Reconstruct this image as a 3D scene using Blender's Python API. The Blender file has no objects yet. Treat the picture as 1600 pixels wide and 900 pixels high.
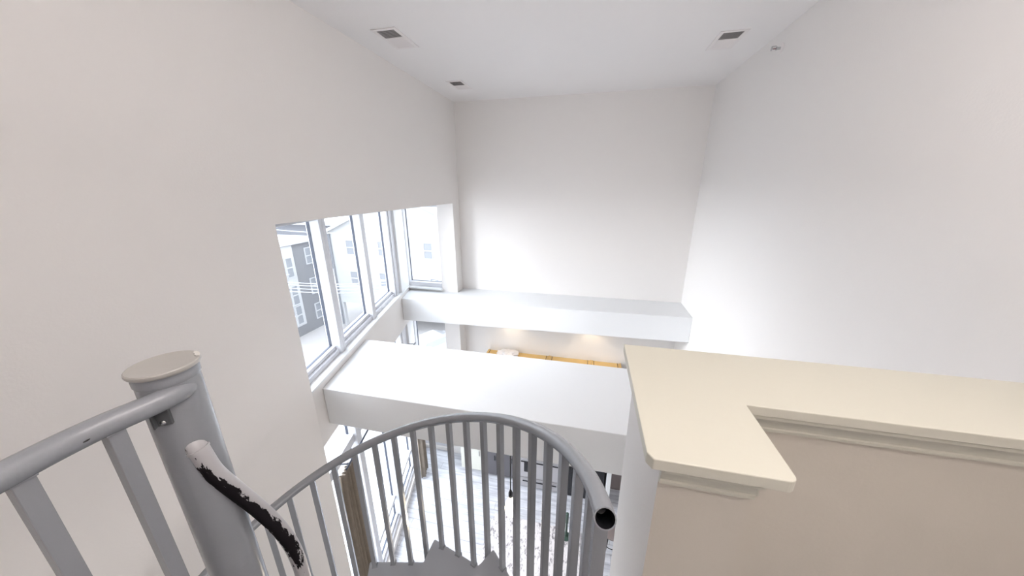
import bpy, bmesh, math, random
from mathutils import Vector, Matrix, noise
random.seed(7)
R = math.radians
sc = bpy.context.scene
COL = sc.collection

# ------------------------------------------------------------------ camera
# the eye is the origin of the world (loft floor 1.47 below it), +Y runs along the side walls
F_PX = 506.26
PIT, ROL, AZ = R(17.289), R(-0.249), R(13.137)
fw = Vector((-math.sin(AZ)*math.cos(PIT), math.cos(AZ)*math.cos(PIT), -math.sin(PIT)))
up0 = Vector((-math.sin(AZ)*math.sin(PIT), math.cos(AZ)*math.sin(PIT), math.cos(PIT)))
rt0 = Vector((math.cos(AZ), math.sin(AZ), 0))
rt = rt0*math.cos(ROL) + up0*math.sin(ROL)
up = -rt0*math.sin(ROL) + up0*math.cos(ROL)
cd = bpy.data.cameras.new('camera')
cam = bpy.data.objects.new('camera', cd)
COL.objects.link(cam)
cd.sensor_width = 36; cd.sensor_fit = 'HORIZONTAL'
cd.lens = 36*F_PX/1600
cd.clip_start = 0.02; cd.clip_end = 400
cam.matrix_world = Matrix(((rt.x, up.x, -fw.x, 0), (rt.y, up.y, -fw.y, 0), (rt.z, up.z, -fw.z, 0), (0, 0, 0, 1)))
sc.camera = cam

# ------------------------------------------------------------------ view, sky, lights
sc.view_settings.view_transform = 'Standard'
sc.view_settings.look = 'None'
sc.view_settings.gamma = 1
sc.view_settings.use_curve_mapping = False
sc.view_settings.exposure = 0.12

w = bpy.data.worlds.new('world'); sc.world = w
w.use_nodes = True
nt = w.node_tree; nt.nodes.clear()
wo = nt.nodes.new('ShaderNodeOutputWorld'); bg = nt.nodes.new('ShaderNodeBackground')
tc = nt.nodes.new('ShaderNodeTexCoord'); sx = nt.nodes.new('ShaderNodeSeparateXYZ')
cr = nt.nodes.new('ShaderNodeValToRGB')
nt.links.new(tc.outputs['Generated'], sx.inputs[0]); nt.links.new(sx.outputs['Z'], cr.inputs[0])
cr.color_ramp.elements[0].position = 0.0; cr.color_ramp.elements[0].color = (0.93, 0.95, 1.0, 1)
cr.color_ramp.elements[1].position = 0.7; cr.color_ramp.elements[1].color = (0.84, 0.91, 1.0, 1)
nt.links.new(cr.outputs[0], bg.inputs[0]); bg.inputs[1].default_value = 4.6
nt.links.new(bg.outputs[0], wo.inputs[0])


def area(name, loc, target, size, size_y, power, color):
    l = bpy.data.lights.new(name, 'AREA'); l.shape = 'RECTANGLE'; l.size = size; l.size_y = size_y
    l.energy = power; l.color = color
    o = bpy.data.objects.new(name, l); COL.objects.link(o)
    o.location = loc
    o.rotation_euler = (Vector(target)-Vector(loc)).to_track_quat('-Z', 'Y').to_euler()
    return o


# unseen fill light added at the loft ceiling, no fixture there
area('loft_fill', (0.45, 0.55, 1.17), (0.45, 0.56, -1), 0.9, 0.5, 8.0, (1.0, 0.95, 0.90))
# soft area panels added outside the windows to boost the sky's daylight
area('high_daylight_fill', (-6.5, 3.0, 5.2), (-0.9, 3.6, -1.9), 5.0, 4.0, 480, (0.93, 0.96, 1.0))
area('street_daylight_fill', (-7.5, 1.2, 1.0), (1.4, 4.0, -1.0), 4.6, 3.5, 1250, (0.95, 0.96, 1.0))
area('loft_up_fill', (0.55, -0.5, 0.30), (0.85, 0.3, 3), 1.4, 0.8, 54, (1.0, 0.93, 0.90))  # unseen upward fill, added to brighten ceiling and upper walls
# unseen fill light added to brighten the storey under the loft
area('lower_fill', (0.1, -0.6, -1.85), (-0.4, 1.6, -4.8), 2.0, 1.2, 40, (1.0, 0.95, 0.9))


# ------------------------------------------------------------------ materials
def mat(name, col, rough=0.6, metal=0.0, bump=0.0, bscale=60, var=0.0, vscale=4.0, coat=0.0, col2=None):
    m = bpy.data.materials.new(name); m.use_nodes = True
    n = m.node_tree; b = n.nodes['Principled BSDF']
    b.inputs['Base Color'].default_value = (*col, 1)
    b.inputs['Roughness'].default_value = rough
    b.inputs['Metallic'].default_value = metal
    b.inputs['Coat Weight'].default_value = coat
    t = n.nodes.new('ShaderNodeTexCoord')
    if var or col2:
        ns = n.nodes.new('ShaderNodeTexNoise'); ns.inputs['Scale'].default_value = vscale
        ns.inputs['Detail'].default_value = 4
        n.links.new(t.outputs['Object'], ns.inputs['Vector'])
        mx = n.nodes.new('ShaderNodeMix'); mx.data_type = 'RGBA'
        mx.inputs[6].default_value = (*col, 1)
        mx.inputs[7].default_value = (*(col2 or tuple(c*(1-var) for c in col)), 1)
        n.links.new(ns.outputs['Fac'], mx.inputs[0]); n.links.new(mx.outputs[2], b.inputs['Base Color'])
    if bump:
        nb = n.nodes.new('ShaderNodeTexNoise'); nb.inputs['Scale'].default_value = bscale
        nb.inputs['Detail'].default_value = 3
        n.links.new(t.outputs['Object'], nb.inputs['Vector'])
        bp = n.nodes.new('ShaderNodeBump'); bp.inputs['Strength'].default_value = bump
        bp.inputs['Distance'].default_value = 0.01
        n.links.new(nb.outputs['Fac'], bp.inputs['Height']); n.links.new(bp.outputs[0], b.inputs['Normal'])
    return m


def emit(name, col, s):
    m = bpy.data.materials.new(name); m.use_nodes = True
    n = m.node_tree; n.nodes.clear()
    e = n.nodes.new('ShaderNodeEmission'); e.inputs[0].default_value = (*col, 1); e.inputs[1].default_value = s
    o = n.nodes.new('ShaderNodeOutputMaterial'); n.links.new(e.outputs[0], o.inputs[0])
    return m


def glass_mat():
    m = bpy.data.materials.new('window_glass'); m.use_nodes = True
    n = m.node_tree; n.nodes.clear()
    tr = n.nodes.new('ShaderNodeBsdfTransparent'); tr.inputs[0].default_value = (0.94, 0.96, 0.97, 1)
    gl = n.nodes.new('ShaderNodeBsdfGlossy'); gl.inputs['Roughness'].default_value = 0.02
    lw = n.nodes.new('ShaderNodeLayerWeight'); lw.inputs[0].default_value = 0.5
    pw = n.nodes.new('ShaderNodeMath'); pw.operation = 'POWER'; pw.inputs[1].default_value = 5
    fr = n.nodes.new('ShaderNodeMath'); fr.operation = 'MULTIPLY_ADD'; fr.inputs[1].default_value = 0.35; fr.inputs[2].default_value = 0.02
    n.links.new(lw.outputs['Facing'], pw.inputs[0]); n.links.new(pw.outputs[0], fr.inputs[0])
    mx = n.nodes.new('ShaderNodeMixShader'); o = n.nodes.new('ShaderNodeOutputMaterial')
    n.links.new(fr.outputs[0], mx.inputs[0]); n.links.new(tr.outputs[0], mx.inputs[1])
    n.links.new(gl.outputs[0], mx.inputs[2]); n.links.new(mx.outputs[0], o.inputs[0])
    return m


M = {}
M['wall'] = mat('wall_paint', (0.80, 0.775, 0.755), 0.65, bump=0.05, bscale=90)
M['ceiling'] = mat('ceiling_paint', (0.82, 0.795, 0.785), 0.75, bump=0.05, bscale=90)
M['slab'] = mat('white_ledge_paint', (0.79, 0.80, 0.81), 0.5, bump=0.04, bscale=60)
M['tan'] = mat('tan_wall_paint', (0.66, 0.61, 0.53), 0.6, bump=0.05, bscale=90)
M['cap'] = mat('cream_satin_trim', (0.64, 0.62, 0.53), 0.38, bump=0.03, bscale=40)
M['steel'] = mat('grey_painted_steel', (0.265, 0.275, 0.30), 0.24, bump=0.06, bscale=70, var=0.10, vscale=9, coat=0.15)
M['frame'] = mat('pale_window_vinyl', (0.64, 0.65, 0.69), 0.4)
M['gasket'] = mat('dark_gasket', (0.06, 0.07, 0.10), 0.5)
M['glass'] = glass_mat()
M['vent'] = mat('white_register', (0.78, 0.74, 0.73), 0.45)
M['duct'] = mat('dark_duct', (0.06, 0.053, 0.05), 0.7)
M['chrome'] = mat('satin_chrome', (0.55, 0.55, 0.56), 0.25, metal=1.0)
M['oak'] = mat('raw_wood', (0.62, 0.40, 0.14), 0.55, col2=(0.75, 0.52, 0.22), vscale=6, bump=0.05)
M['darkcab'] = mat('charcoal_cabinet', (0.10, 0.095, 0.105), 0.5)
M['lightcab'] = mat('cream_cabinet', (0.62, 0.62, 0.56), 0.5)
M['counter'] = mat('grey_counter', (0.22, 0.21, 0.215), 0.35, var=0.3, vscale=30)
M['black'] = mat('black_gloss', (0.012, 0.012, 0.015), 0.25)
M['steelapp'] = mat('stainless_appliance', (0.42, 0.41, 0.43), 0.4, metal=0.3)
M['brown'] = mat('brown_door_paint', (0.22, 0.18, 0.175), 0.5)
M['curtain'] = mat('brown_curtain_cloth', (0.30, 0.25, 0.20), 0.85, col2=(0.20, 0.17, 0.14), vscale=18, bump=0.3, bscale=120)
M['paper'] = mat('white_plastic', (0.78, 0.76, 0.77), 0.5)
M['green'] = mat('dark_green_paint', (0.04, 0.07, 0.055), 0.4)
M['siding'] = mat('white_siding', (0.46, 0.465, 0.47), 0.7)
M['extglass'] = mat('house_window_glass', (0.26, 0.27, 0.29), 0.3)
M['extwhite'] = mat('white_house_trim', (0.48, 0.48, 0.49), 0.6)
M['shingle'] = mat('grey_shingle', (0.19, 0.195, 0.215), 0.8, var=0.2, vscale=3)
M['roadwire'] = mat('pale_cable', (0.40, 0.41, 0.43), 0.6)
M['ground'] = mat('pale_concrete', (0.50, 0.47, 0.46), 0.9, var=0.25, vscale=0.25)
M['carwhite'] = mat('white_car_paint', (0.45, 0.45, 0.46), 0.25, coat=0.4)
M['tyre'] = mat('tyre_rubber', (0.03, 0.03, 0.03), 0.7)
M['bulb'] = emit('bulb_glow', (1.0, 0.86, 0.66), 9)
M['downlight'] = emit('downlight_glow', (1.0, 0.85, 0.65), 6)


def siding_lines(m, scale):
    n = m.node_tree; b = n.nodes['Principled BSDF']
    t = n.nodes.new('ShaderNodeTexCoord'); wv = n.nodes.new('ShaderNodeTexWave')
    wv.bands_direction = 'Z'; wv.wave_profile = 'SAW'; wv.inputs['Scale'].default_value = scale
    n.links.new(t.outputs['Object'], wv.inputs['Vector'])
    bp = n.nodes.new('ShaderNodeBump'); bp.inputs['Strength'].default_value = 0.5; bp.inputs['Distance'].default_value = 0.02
    n.links.new(wv.outputs['Fac'], bp.inputs['Height']); n.links.new(bp.outputs[0], b.inputs['Normal'])


siding_lines(M['siding'], 1.5)


def brick_mat():
    m = bpy.data.materials.new('grey_brick'); m.use_nodes = True
    n = m.node_tree; b = n.nodes['Principled BSDF']; b.inputs['Roughness'].default_value = 0.85
    t = n.nodes.new('ShaderNodeTexCoord'); mp = n.nodes.new('ShaderNodeMapping')
    mp.inputs['Rotation'].default_value = (R(90), 0, R(90))
    br = n.nodes.new('ShaderNodeTexBrick'); br.inputs['Scale'].default_value = 3.0
    br.inputs['Color1'].default_value = (0.25, 0.255, 0.28, 1); br.inputs['Color2'].default_value = (0.22, 0.225, 0.25, 1)
    br.inputs['Mortar'].default_value = (0.2, 0.2, 0.21, 1); br.inputs['Mortar Size'].default_value = 0.02
    n.links.new(t.outputs['Object'], mp.inputs[0]); n.links.new(mp.outputs[0], br.inputs['Vector'])
    n.links.new(br.outputs[0], b.inputs['Base Color'])
    return m


M['brick'] = brick_mat()


def floor_mat():
    m = bpy.data.materials.new('pale_plank_floor'); m.use_nodes = True
    n = m.node_tree; b = n.nodes['Principled BSDF']; b.inputs['Roughness'].default_value = 0.32
    t = n.nodes.new('ShaderNodeTexCoord')
    mp = n.nodes.new('ShaderNodeMapping')
    br = n.nodes.new('ShaderNodeTexBrick'); br.inputs['Scale'].default_value = 1.0
    br.inputs['Brick Width'].default_value = 1.2; br.inputs['Row Height'].default_value = 0.14
    br.inputs['Mortar Size'].default_value = 0.003
    br.inputs['Color1'].default_value = (0.68, 0.69, 0.73, 1); br.inputs['Color2'].default_value = (0.60, 0.61, 0.65, 1)
    br.inputs['Mortar'].default_value = (0.35, 0.35, 0.37, 1)
    n.links.new(t.outputs['Object'], mp.inputs[0]); n.links.new(mp.outputs[0], br.inputs['Vector'])
    mp2 = n.nodes.new('ShaderNodeMapping'); mp2.inputs['Scale'].default_value = (1.2, 9, 1)
    n.links.new(t.outputs['Object'], mp2.inputs[0])
    ns = n.nodes.new('ShaderNodeTexNoise'); ns.inputs['Scale'].default_value = 2.2; ns.inputs['Detail'].default_value = 6
    n.links.new(mp2.outputs[0], ns.inputs['Vector'])
    rp = n.nodes.new('ShaderNodeValToRGB')
    rp.color_ramp.elements[0].position = 0.35; rp.color_ramp.elements[0].color = (0.70, 0.70, 0.73, 1)
    rp.color_ramp.elements[1].position = 0.6; rp.color_ramp.elements[1].color = (1, 1, 1, 1)
    n.links.new(ns.outputs['Fac'], rp.inputs[0])
    mx = n.nodes.new('ShaderNodeMix'); mx.data_type = 'RGBA'; mx.blend_type = 'MULTIPLY'; mx.inputs[0].default_value = 1
    n.links.new(br.outputs[0], mx.inputs[6]); n.links.new(rp.outputs[0], mx.inputs[7])
    n.links.new(mx.outputs[2], b.inputs['Base Color'])
    return m


def rug_mat():
    m = bpy.data.materials.new('speckled_rug'); m.use_nodes = True
    n = m.node_tree; b = n.nodes['Principled BSDF']; b.inputs['Roughness'].default_value = 0.95
    t = n.nodes.new('ShaderNodeTexCoord'); mp = n.nodes.new('ShaderNodeMapping')
    mp.inputs['Scale'].default_value = (1.0, 0.55, 1); mp.inputs['Rotation'].default_value = (0, 0, R(35))
    ns = n.nodes.new('ShaderNodeTexNoise'); ns.inputs['Scale'].default_value = 26; ns.inputs['Detail'].default_value = 5
    ns.inputs['Roughness'].default_value = 0.7
    n.links.new(t.outputs['Object'], mp.inputs[0]); n.links.new(mp.outputs[0], ns.inputs['Vector'])
    rp = n.nodes.new('ShaderNodeValToRGB')
    rp.color_ramp.elements[0].position = 0.36; rp.color_ramp.elements[0].color = (0.20, 0.185, 0.20, 1)
    rp.color_ramp.elements[1].position = 0.50; rp.color_ramp.elements[1].color = (0.70, 0.67, 0.68, 1)
    n.links.new(ns.outputs['Fac'], rp.inputs[0]); n.links.new(rp.outputs[0], b.inputs['Base Color'])
    return m


M['floor'] = floor_mat(); M['rug'] = rug_mat()


def worn_mat():
    # grey paint with a long chipped-off patch of black bare steel: a patch with its own outline in the tube's UV
    m = bpy.data.materials.new('worn_painted_tube'); m.use_nodes = True
    n = m.node_tree; b = n.nodes['Principled BSDF']; L = n.links.new
    uv = n.nodes.new('ShaderNodeUVMap'); uv.uv_map = 'UVMap'
    sp = n.nodes.new('ShaderNodeSeparateXYZ'); L(uv.outputs[0], sp.inputs[0])
    mp = n.nodes.new('ShaderNodeMapping'); mp.inputs['Scale'].default_value = (1, 0.35, 1)
    L(uv.outputs[0], mp.inputs[0])
    ns = n.nodes.new('ShaderNodeTexNoise'); ns.inputs['Scale'].default_value = 34; ns.inputs['Detail'].default_value = 6
    ns.inputs['Roughness'].default_value = 0.65
    L(mp.outputs[0], ns.inputs['Vector'])

    def mth(op, a, bb=None, c=None):
        k = n.nodes.new('ShaderNodeMath'); k.operation = op
        for i, v in enumerate((a, bb, c)):
            if v is None: continue
            if isinstance(v, (int, float)): k.inputs[i].default_value = v
            else: L(v, k.inputs[i])
        return k.outputs[0]
    du = mth('DIVIDE', mth('ABSOLUTE', mth('SUBTRACT', sp.outputs['X'], 0.29)), 0.25)   # along
    dv = mth('DIVIDE', mth('ABSOLUTE', mth('ADD', mth('SUBTRACT', sp.outputs['Y'], WORN_V), mth('MULTIPLY', sp.outputs['X'], 0.22))), 0.155)   # around
    rr = mth('SQRT', mth('ADD', mth('POWER', du, 4.0), mth('POWER', dv, 2.0)))
    val = mth('ADD', mth('SUBTRACT', 1.0, rr), mth('MULTIPLY', mth('SUBTRACT', ns.outputs['Fac'], 0.5), 2.5))
    mask = mth('GREATER_THAN', val, 0.05)
    mx = n.nodes.new('ShaderNodeMix'); mx.data_type = 'RGBA'
    mx.inputs[6].default_value = (0.44, 0.43, 0.44, 1); mx.inputs[7].default_value = (0.012, 0.010, 0.012, 1)
    L(mask, mx.inputs[0]); L(mx.outputs[2], b.inputs['Base Color'])
    L(mth('MULTIPLY_ADD', mask, 0.6, 0.3), b.inputs['Roughness']); L(mth('MULTIPLY_ADD', mask, -0.4, 0.5), b.inputs['Specular IOR Level'])
    bp = n.nodes.new('ShaderNodeBump'); bp.invert = True; bp.inputs['Strength'].default_value = 0.6; bp.inputs['Distance'].default_value = 0.001
    L(mask, bp.inputs['Height']); L(bp.outputs[0], b.inputs['Normal'])
    return m


WORN_V = 0.625
M['worn'] = worn_mat()


# ------------------------------------------------------------------ helpers
def obj(name, bm, m, parent=None, smooth=False, bevel=0.0, segs=2):
    me = bpy.data.meshes.new(name)
    bmesh.ops.recalc_face_normals(bm, faces=bm.faces)
    bm.to_mesh(me); bm.free()
    if m is not None:
        for x in (m if isinstance(m, (list, tuple)) else [m]): me.materials.append(x)
    if smooth:
        for p in me.polygons: p.use_smooth = True
        me.set_sharp_from_angle(angle=R(40))
    o = bpy.data.objects.new(name, me); COL.objects.link(o)
    if parent: o.parent = parent
    if bevel:
        b = o.modifiers.new('bevel', 'BEVEL'); b.width = bevel; b.segments = segs; b.limit_method = 'ANGLE'
    return o


def tag(o, label=None, cat=None, group=None, kind=None):
    if label: o['label'] = label
    if cat: o['category'] = cat
    if group: o['group'] = group
    if kind: o['kind'] = kind
    return o


def thing(name, label, cat, loc=(0, 0, 0), group=None, kind=None):
    o = bpy.data.objects.new(name, None); COL.objects.link(o); o.location = loc
    o.empty_display_size = 0.1
    return tag(o, label, cat, group, kind)


def box(bm, x0, x1, y0, y1, z0, z1, off=(0, 0, 0)):
    ox, oy, oz = off
    v = [bm.verts.new((x-ox, y-oy, z-oz)) for x in (x0, x1) for y in (y0, y1) for z in (z0, z1)]
    for f in ((0, 1, 3, 2), (4, 6, 7, 5), (0, 4, 5, 1), (2, 3, 7, 6), (0, 2, 6, 4), (1, 5, 7, 3)):
        bm.faces.new([v[i] for i in f])
    return v


def prism(bm, pts, z0, z1):
    a = [bm.verts.new((p[0], p[1], z0)) for p in pts]; b = [bm.verts.new((p[0], p[1], z1)) for p in pts]
    n = len(pts)
    bm.faces.new(list(reversed(a))); bm.faces.new(b)
    for i in range(n): bm.faces.new((a[i], a[(i+1) % n], b[(i+1) % n], b[i]))


def loft(bm, rings, closed_ends=True):
    vs = [[bm.verts.new(p) for p in r] for r in rings]
    n = len(vs[0])
    for a, b in zip(vs, vs[1:]):
        for i in range(n): bm.faces.new((a[i], a[(i+1) % n], b[(i+1) % n], b[i]))
    if closed_ends:
        bm.faces.new(list(reversed(vs[0]))); bm.faces.new(vs[-1])
    return vs


def tube(bm, pts, r, seg=12, caps=True, hollow=0.0, uvname=None):
    pts = [Vector(p) for p in pts]; n = len(pts)
    rings, inner = [], []
    prev = None
    for i, p in enumerate(pts):
        t = (pts[min(i+1, n-1)]-pts[max(i-1, 0)]).normalized()
        if prev is None:
            ref = Vector((0, 0, 1)) if abs(t.z) < 0.9 else Vector((0, -1, 0))
            a = t.cross(ref).normalized()
        else:
            a = (prev - t*prev.dot(t)).normalized()
        prev = a; b = t.cross(a)
        rad = r[i] if isinstance(r, (list, tuple)) else r
        rings.append([p+(a*math.cos(2*math.pi*k/seg)+b*math.sin(2*math.pi*k/seg))*rad for k in range(seg)])
        if hollow: inner.append([p+(a*math.cos(2*math.pi*k/seg)+b*math.sin(2*math.pi*k/seg))*(rad-hollow) for k in range(seg)])
    if hollow:
        vo = loft(bm, rings, False); nf = len(bm.faces); vi = loft(bm, inner, False)
        bm.faces.ensure_lookup_table()
        for f in bm.faces[nf:]: f.material_index = 1
        for e in (0, -1):
            for k in range(seg):
                bm.faces.new((vo[e][k], vo[e][(k+1) % seg], vi[e][(k+1) % seg], vi[e][k]))
    else:
        loft(bm, rings, caps)


def lathe(bm, prof, c=(0, 0, 0), seg=32, axis='Z'):
    rings = []
    for r, z in prof:
        ring = []
        for k in range(seg):
            a = 2*math.pi*k/seg
            p = (r*math.cos(a), r*math.sin(a), z)
            if axis == 'X': p = (z, r*math.cos(a), r*math.sin(a))
            if axis == 'Y': p = (r*math.cos(a), z, r*math.sin(a))
            ring.append((p[0]+c[0], p[1]+c[1], p[2]+c[2]))
        rings.append(ring)
    loft(bm, rings, True)


# the slanted window line: passes (CX, CY) and runs along DC; o is measured outwards
CX, CY = -2.77, 4.26
CA = R(-15.16)
DC = Vector((math.sin(CA), math.cos(CA), 0)); NO = Vector((-DC.y, DC.x, 0))


def cp(y, o, z=0.0):
    s = (y-CY)/DC.y
    return Vector((CX, CY, 0)) + DC*s + NO*o + Vector((0, 0, z))


def cbox(bm, y0, y1, o0, o1, z0, z1):
    pts = [cp(y0, o0), cp(y1, o0), cp(y1, o1), cp(y0, o1)]
    prism(bm, [(p.x, p.y) for p in pts], z0, z1)


def struct(name, bm, m, label=None, parent=None, **k):
    o = obj(name, bm, m, parent, **k)
    if parent is None: o['kind'] = 'structure'
    if label: o['label'] = label
    return o


XL, XR, YB, YF = -2.03, 1.422, 5.0, -3.4
ZC, ZF, ZL = 1.191, -5.0, -1.47
ZT, ZU = -1.657, -2.02            # ledge top / underside
HZ = -0.23                         # head of the tall window opening
Y0, Y1 = 1.771, 4.75               # the opening in the left wall

# ------------------------------------------------------------------ shell
bm = bmesh.new(); box(bm, -3.4, XR+0.2, YF-0.2, YB+0.2, ZF-0.2, ZF)
struct('floor', bm, M['floor'], 'pale grey plank floor of the lower storey')
bm = bmesh.new(); box(bm, XL-0.2, XR+0.2, YF-0.2, YB+0.2, ZC, ZC+0.2)
struct('ceiling', bm, M['ceiling'], 'flat white ceiling over the loft and the double height void')
bm = bmesh.new()
box(bm, XL-0.18, XL, YF, Y0, ZF, ZC)
box(bm, XL-0.18, XL, Y0, Y1, HZ, ZC)
box(bm, XL-0.18, XL, 4.80, YB, ZF, HZ); box(bm, XL-0.18, XL, Y1, YB, HZ, ZC)
struct('wall_left', bm, M['wall'], 'tall left wall with the window bay cut into it')
bm = bmesh.new(); box(bm, XL-0.18, XR+0.2, YB, YB+0.2, ZF, ZC)
struct('wall_back', bm, M['wall'], 'far wall above and below the white ledge')
bm = bmesh.new(); box(bm, XR, XR+0.2, YF, YB, ZF, ZC)
struct('wall_right', bm, M['wall'], 'plain bright right wall')
bm = bmesh.new(); box(bm, XL-0.18, XR+0.2, YF-0.2, YF, ZF, ZC)
struct('wall_rear', bm, M['wall'], 'rear wall of the loft')
# end wall of the bay with the narrow end windows
EY = 4.76
bm = bmesh.new()
box(bm, -2.30, XL-0.18, 4.80, EY+0.2, ZF, HZ+0.3)
box(bm, -3.25, -2.955, EY, EY+0.2, ZF, HZ+0.3)
box(bm, -2.955, -2.30, EY, EY+0.2, -2.15, -1.62)
box(bm, -2.955, -2.30, EY, EY+0.2, HZ-0.03, HZ+0.3)
box(bm, -2.955, -2.30, EY, EY+0.2, ZF, -4.93)
box(bm, -2.30, XL, EY-0.01, 4.80, ZF, HZ)
struct('wall_bay_end', bm, M['wall'], 'short end wall of the window bay')
# spandrel between the two window rows, and the soffit / outer wall over the bay
bm = bmesh.new(); cbox(bm, Y0-0.05, Y1+0.2, 0.0, 0.30, -2.15, -1.60)
struct('wall_spandrel', bm, M['wall'], 'low slanted wall band under the upper windows')
bm = bmesh.new()
a, b = cp(Y0-0.05, 0.30), cp(Y1+0.3, 0.30)
prism(bm, [(XL-0.1, Y0-0.1), (XL-0.1, Y1+0.3), (b.x, b.y), (a.x, a.y-0.1)], HZ, HZ+0.25)
struct('ceiling_bay', bm, M['wall'], 'soffit of the window bay')
bm = bmesh.new()
cbox(bm, Y0-0.05, Y1+0.25, 0.02, 0.24, ZF, -4.90)
struct('wall_sill', bm, M['wall'], 'low kerb under the lower windows')
bm = bmesh.new(); c = cp(4.34, 0.0)
cbox(bm, 4.34, 4.74, -0.0, 0.2, -1.60, HZ); cbox(bm, 4.42, 4.74, 0.0, 0.2, ZF, -2.15)
struct('wall_corner_column', bm, M['slab'], 'white corner column between the slanted and the end windows')

# the two crossing slabs
bm = bmesh.new()
f0, f1 = cp(1.985, -0.002), cp(2.90, -0.002)
prism(bm, [(f0.x, 1.985), (XR, 1.985), (XR, 2.90), (f1.x, 2.90)], ZU, ZT)
struct('ledge_near', bm, M['slab'], 'nearer white boxed ledge crossing the void', bevel=0.006)
bm = bmesh.new()
f0, f1 = cp(4.275, -0.002), cp(4.755, -0.002)
prism(bm, [(f0.x, 4.275), (XR, 4.40), (XR, YB), (XL, YB), (XL, 4.755), (f1.x, 4.755)], ZU, ZT)
struct('ledge_far', bm, M['slab'], 'far white boxed ledge along the back wall', bevel=0.006)

# loft floor and the landing edge
bm = bmesh.new()
box(bm, 0.205, XR, YF, 0.89, ZL-0.30, ZL)
box(bm, XL, 0.205, YF, -0.62, ZL-0.30, ZL)
struct('floor_loft', bm, M['floor'], 'loft floor')

# half wall around the stair
bm = bmesh.new()
prism(bm, [(0.195, 0.645), (0.386, 0.645), (0.386, 0.885), (XR, 0.885), (XR, 1.095), (0.195, 1.095)], ZF, -0.575)
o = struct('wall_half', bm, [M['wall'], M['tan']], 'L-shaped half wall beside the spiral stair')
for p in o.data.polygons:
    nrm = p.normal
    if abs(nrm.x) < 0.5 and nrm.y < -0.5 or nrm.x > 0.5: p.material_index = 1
# cap: flat board with a clipped near left corner and a rounded near right one
bm = bmesh.new()
cor = [(0.155, 1.136), (0.155, 0.617), (0.166, 0.600)]
for k in range(7):
    t = R(-90+90*k/6); cor.append((0.433-0.018+0.018*math.cos(t), 0.600+0.018+0.018*math.sin(t)))
cor += [(0.436, 0.843), (XR, 0.843), (XR, 1.136)]
prism(bm, cor, -0.579, -0.550)
struct('trim_1', bm, M['cap'], 'cream flat cap board on top of the half wall', bevel=0.0025)


def crown(bm, a, b, inward, ztop, prof):
    # prof: (distance out of the wall face, drop); a, b on the wall face; mitred ends ignored
    a = Vector(a); b = Vector(b); n = Vector(inward)
    r0 = [(a + n*d) for d, z in prof]; r1 = [(b + n*d) for d, z in prof]
    va = [bm.verts.new((p.x, p.y, ztop-z)) for p, (d, z) in zip(r0, prof)]
    vb = [bm.verts.new((p.x, p.y, ztop-z)) for p, (d, z) in zip(r1, prof)]
    k = len(prof)
    for i in range(k): bm.faces.new((va[i], va[(i+1) % k], vb[(i+1) % k], vb[i]))
    bm.faces.new(list(reversed(va))); bm.faces.new(vb)


cove = [(0.0, 0.0), (0.036, 0.0), (0.036, 0.012), (0.031, 0.014)] + [(0.031-0.021*math.sin(R(90*k/8)), 0.014+0.040*(1-math.cos(R(90*k/8)))) for k in range(1, 9)] + [(0.012, 0.058), (0.012, 0.066), (0.0, 0.070)]
bm = bmesh.new()
crown(bm, (0.195, 0.645, 0), (0.386, 0.645, 0), (0, -1, 0), -0.579, cove)
struct('trim_2', bm, M['cap'], 'cove moulding under the cap at the end of the half wall')
bm = bmesh.new()
crown(bm, (0.386, 0.885, 0), (XR, 0.885, 0), (0, -1, 0), -0.579, cove)
struct('trim_3', bm, M['cap'], 'long cove moulding under the cap along the half wall')
bm = bmesh.new()
crown(bm, (0.386, 0.645, 0), (0.386, 0.885, 0), (1, 0, 0), -0.579, cove)
struct('trim_4', bm, M['cap'], 'short cove moulding on the inner side of the half wall')
# sill board of the bay
bm = bmesh.new(); cbox(bm, Y0-0.02, 4.74, -0.012, 0.14, -1.602, -1.580)
struct('trim_5', bm, M['slab'], 'white sill board under the slanted upper windows', bevel=0.003)
bm = bmesh.new(); box(bm, -2.96, -2.29, 4.70, 4.86, -1.622, -1.60)
struct('trim_6', bm, M['slab'], 'white sill board under the end window')
bm = bmesh.new(); box(bm, XL, -1.99, YB-0.015, YB, ZF, ZF+0.1)
struct('baseboard_back', bm, M['slab'])


# ------------------------------------------------------------------ windows
def slant_window(name, label, y0, y1, z0, z1, rails=(), fr=0.05, bottom=0.10, top=0.04):
    ro = thing(name, label, None, tuple(cp((y0+y1)/2, 0.1, z0)), kind='structure')
    base = Vector(ro.location)

    def add(nm, fill, m, bev=0.0):
        bm = bmesh.new(); fill(bm)
        bmesh.ops.translate(bm, verts=bm.verts, vec=-base)
        return obj(nm, bm, m, ro, bevel=bev)

    def frame(bm):
        cbox(bm, y0, y0+fr, 0.04, 0.16, z0, z1); cbox(bm, y1-fr, y1, 0.04, 0.16, z0, z1)
        cbox(bm, y0+fr, y1-fr, 0.06, 0.16, z0, z0+bottom*0.55); cbox(bm, y0+fr, y1-fr, 0.05, 0.16, z1-top, z1)
        cbox(bm, y0+fr, y1-fr, 0.09, 0.16, z0+bottom*0.55, z0+bottom)
        for z, h, d in rails: cbox(bm, y0+fr, y1-fr, 0.16-d, 0.16, z, z+h)
    add('window_frame', frame, M['frame'], 0.004)

    def gas(bm):
        zs = z0+bottom; g = 0.0035
        cbox(bm, y1-fr-g, y1-fr, 0.125, 0.15, zs, z1-top)
        cbox(bm, y0+fr, y1-fr, 0.125, 0.15, zs, zs+g)
    add('gasket', gas, M['gasket'])

    def pane(bm): cbox(bm, y0+fr-0.01, y1-fr+0.01, 0.138, 0.146, z0+bottom-0.01, z1-top+0.01)
    add('pane', pane, M['glass'])
    return ro


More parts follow.
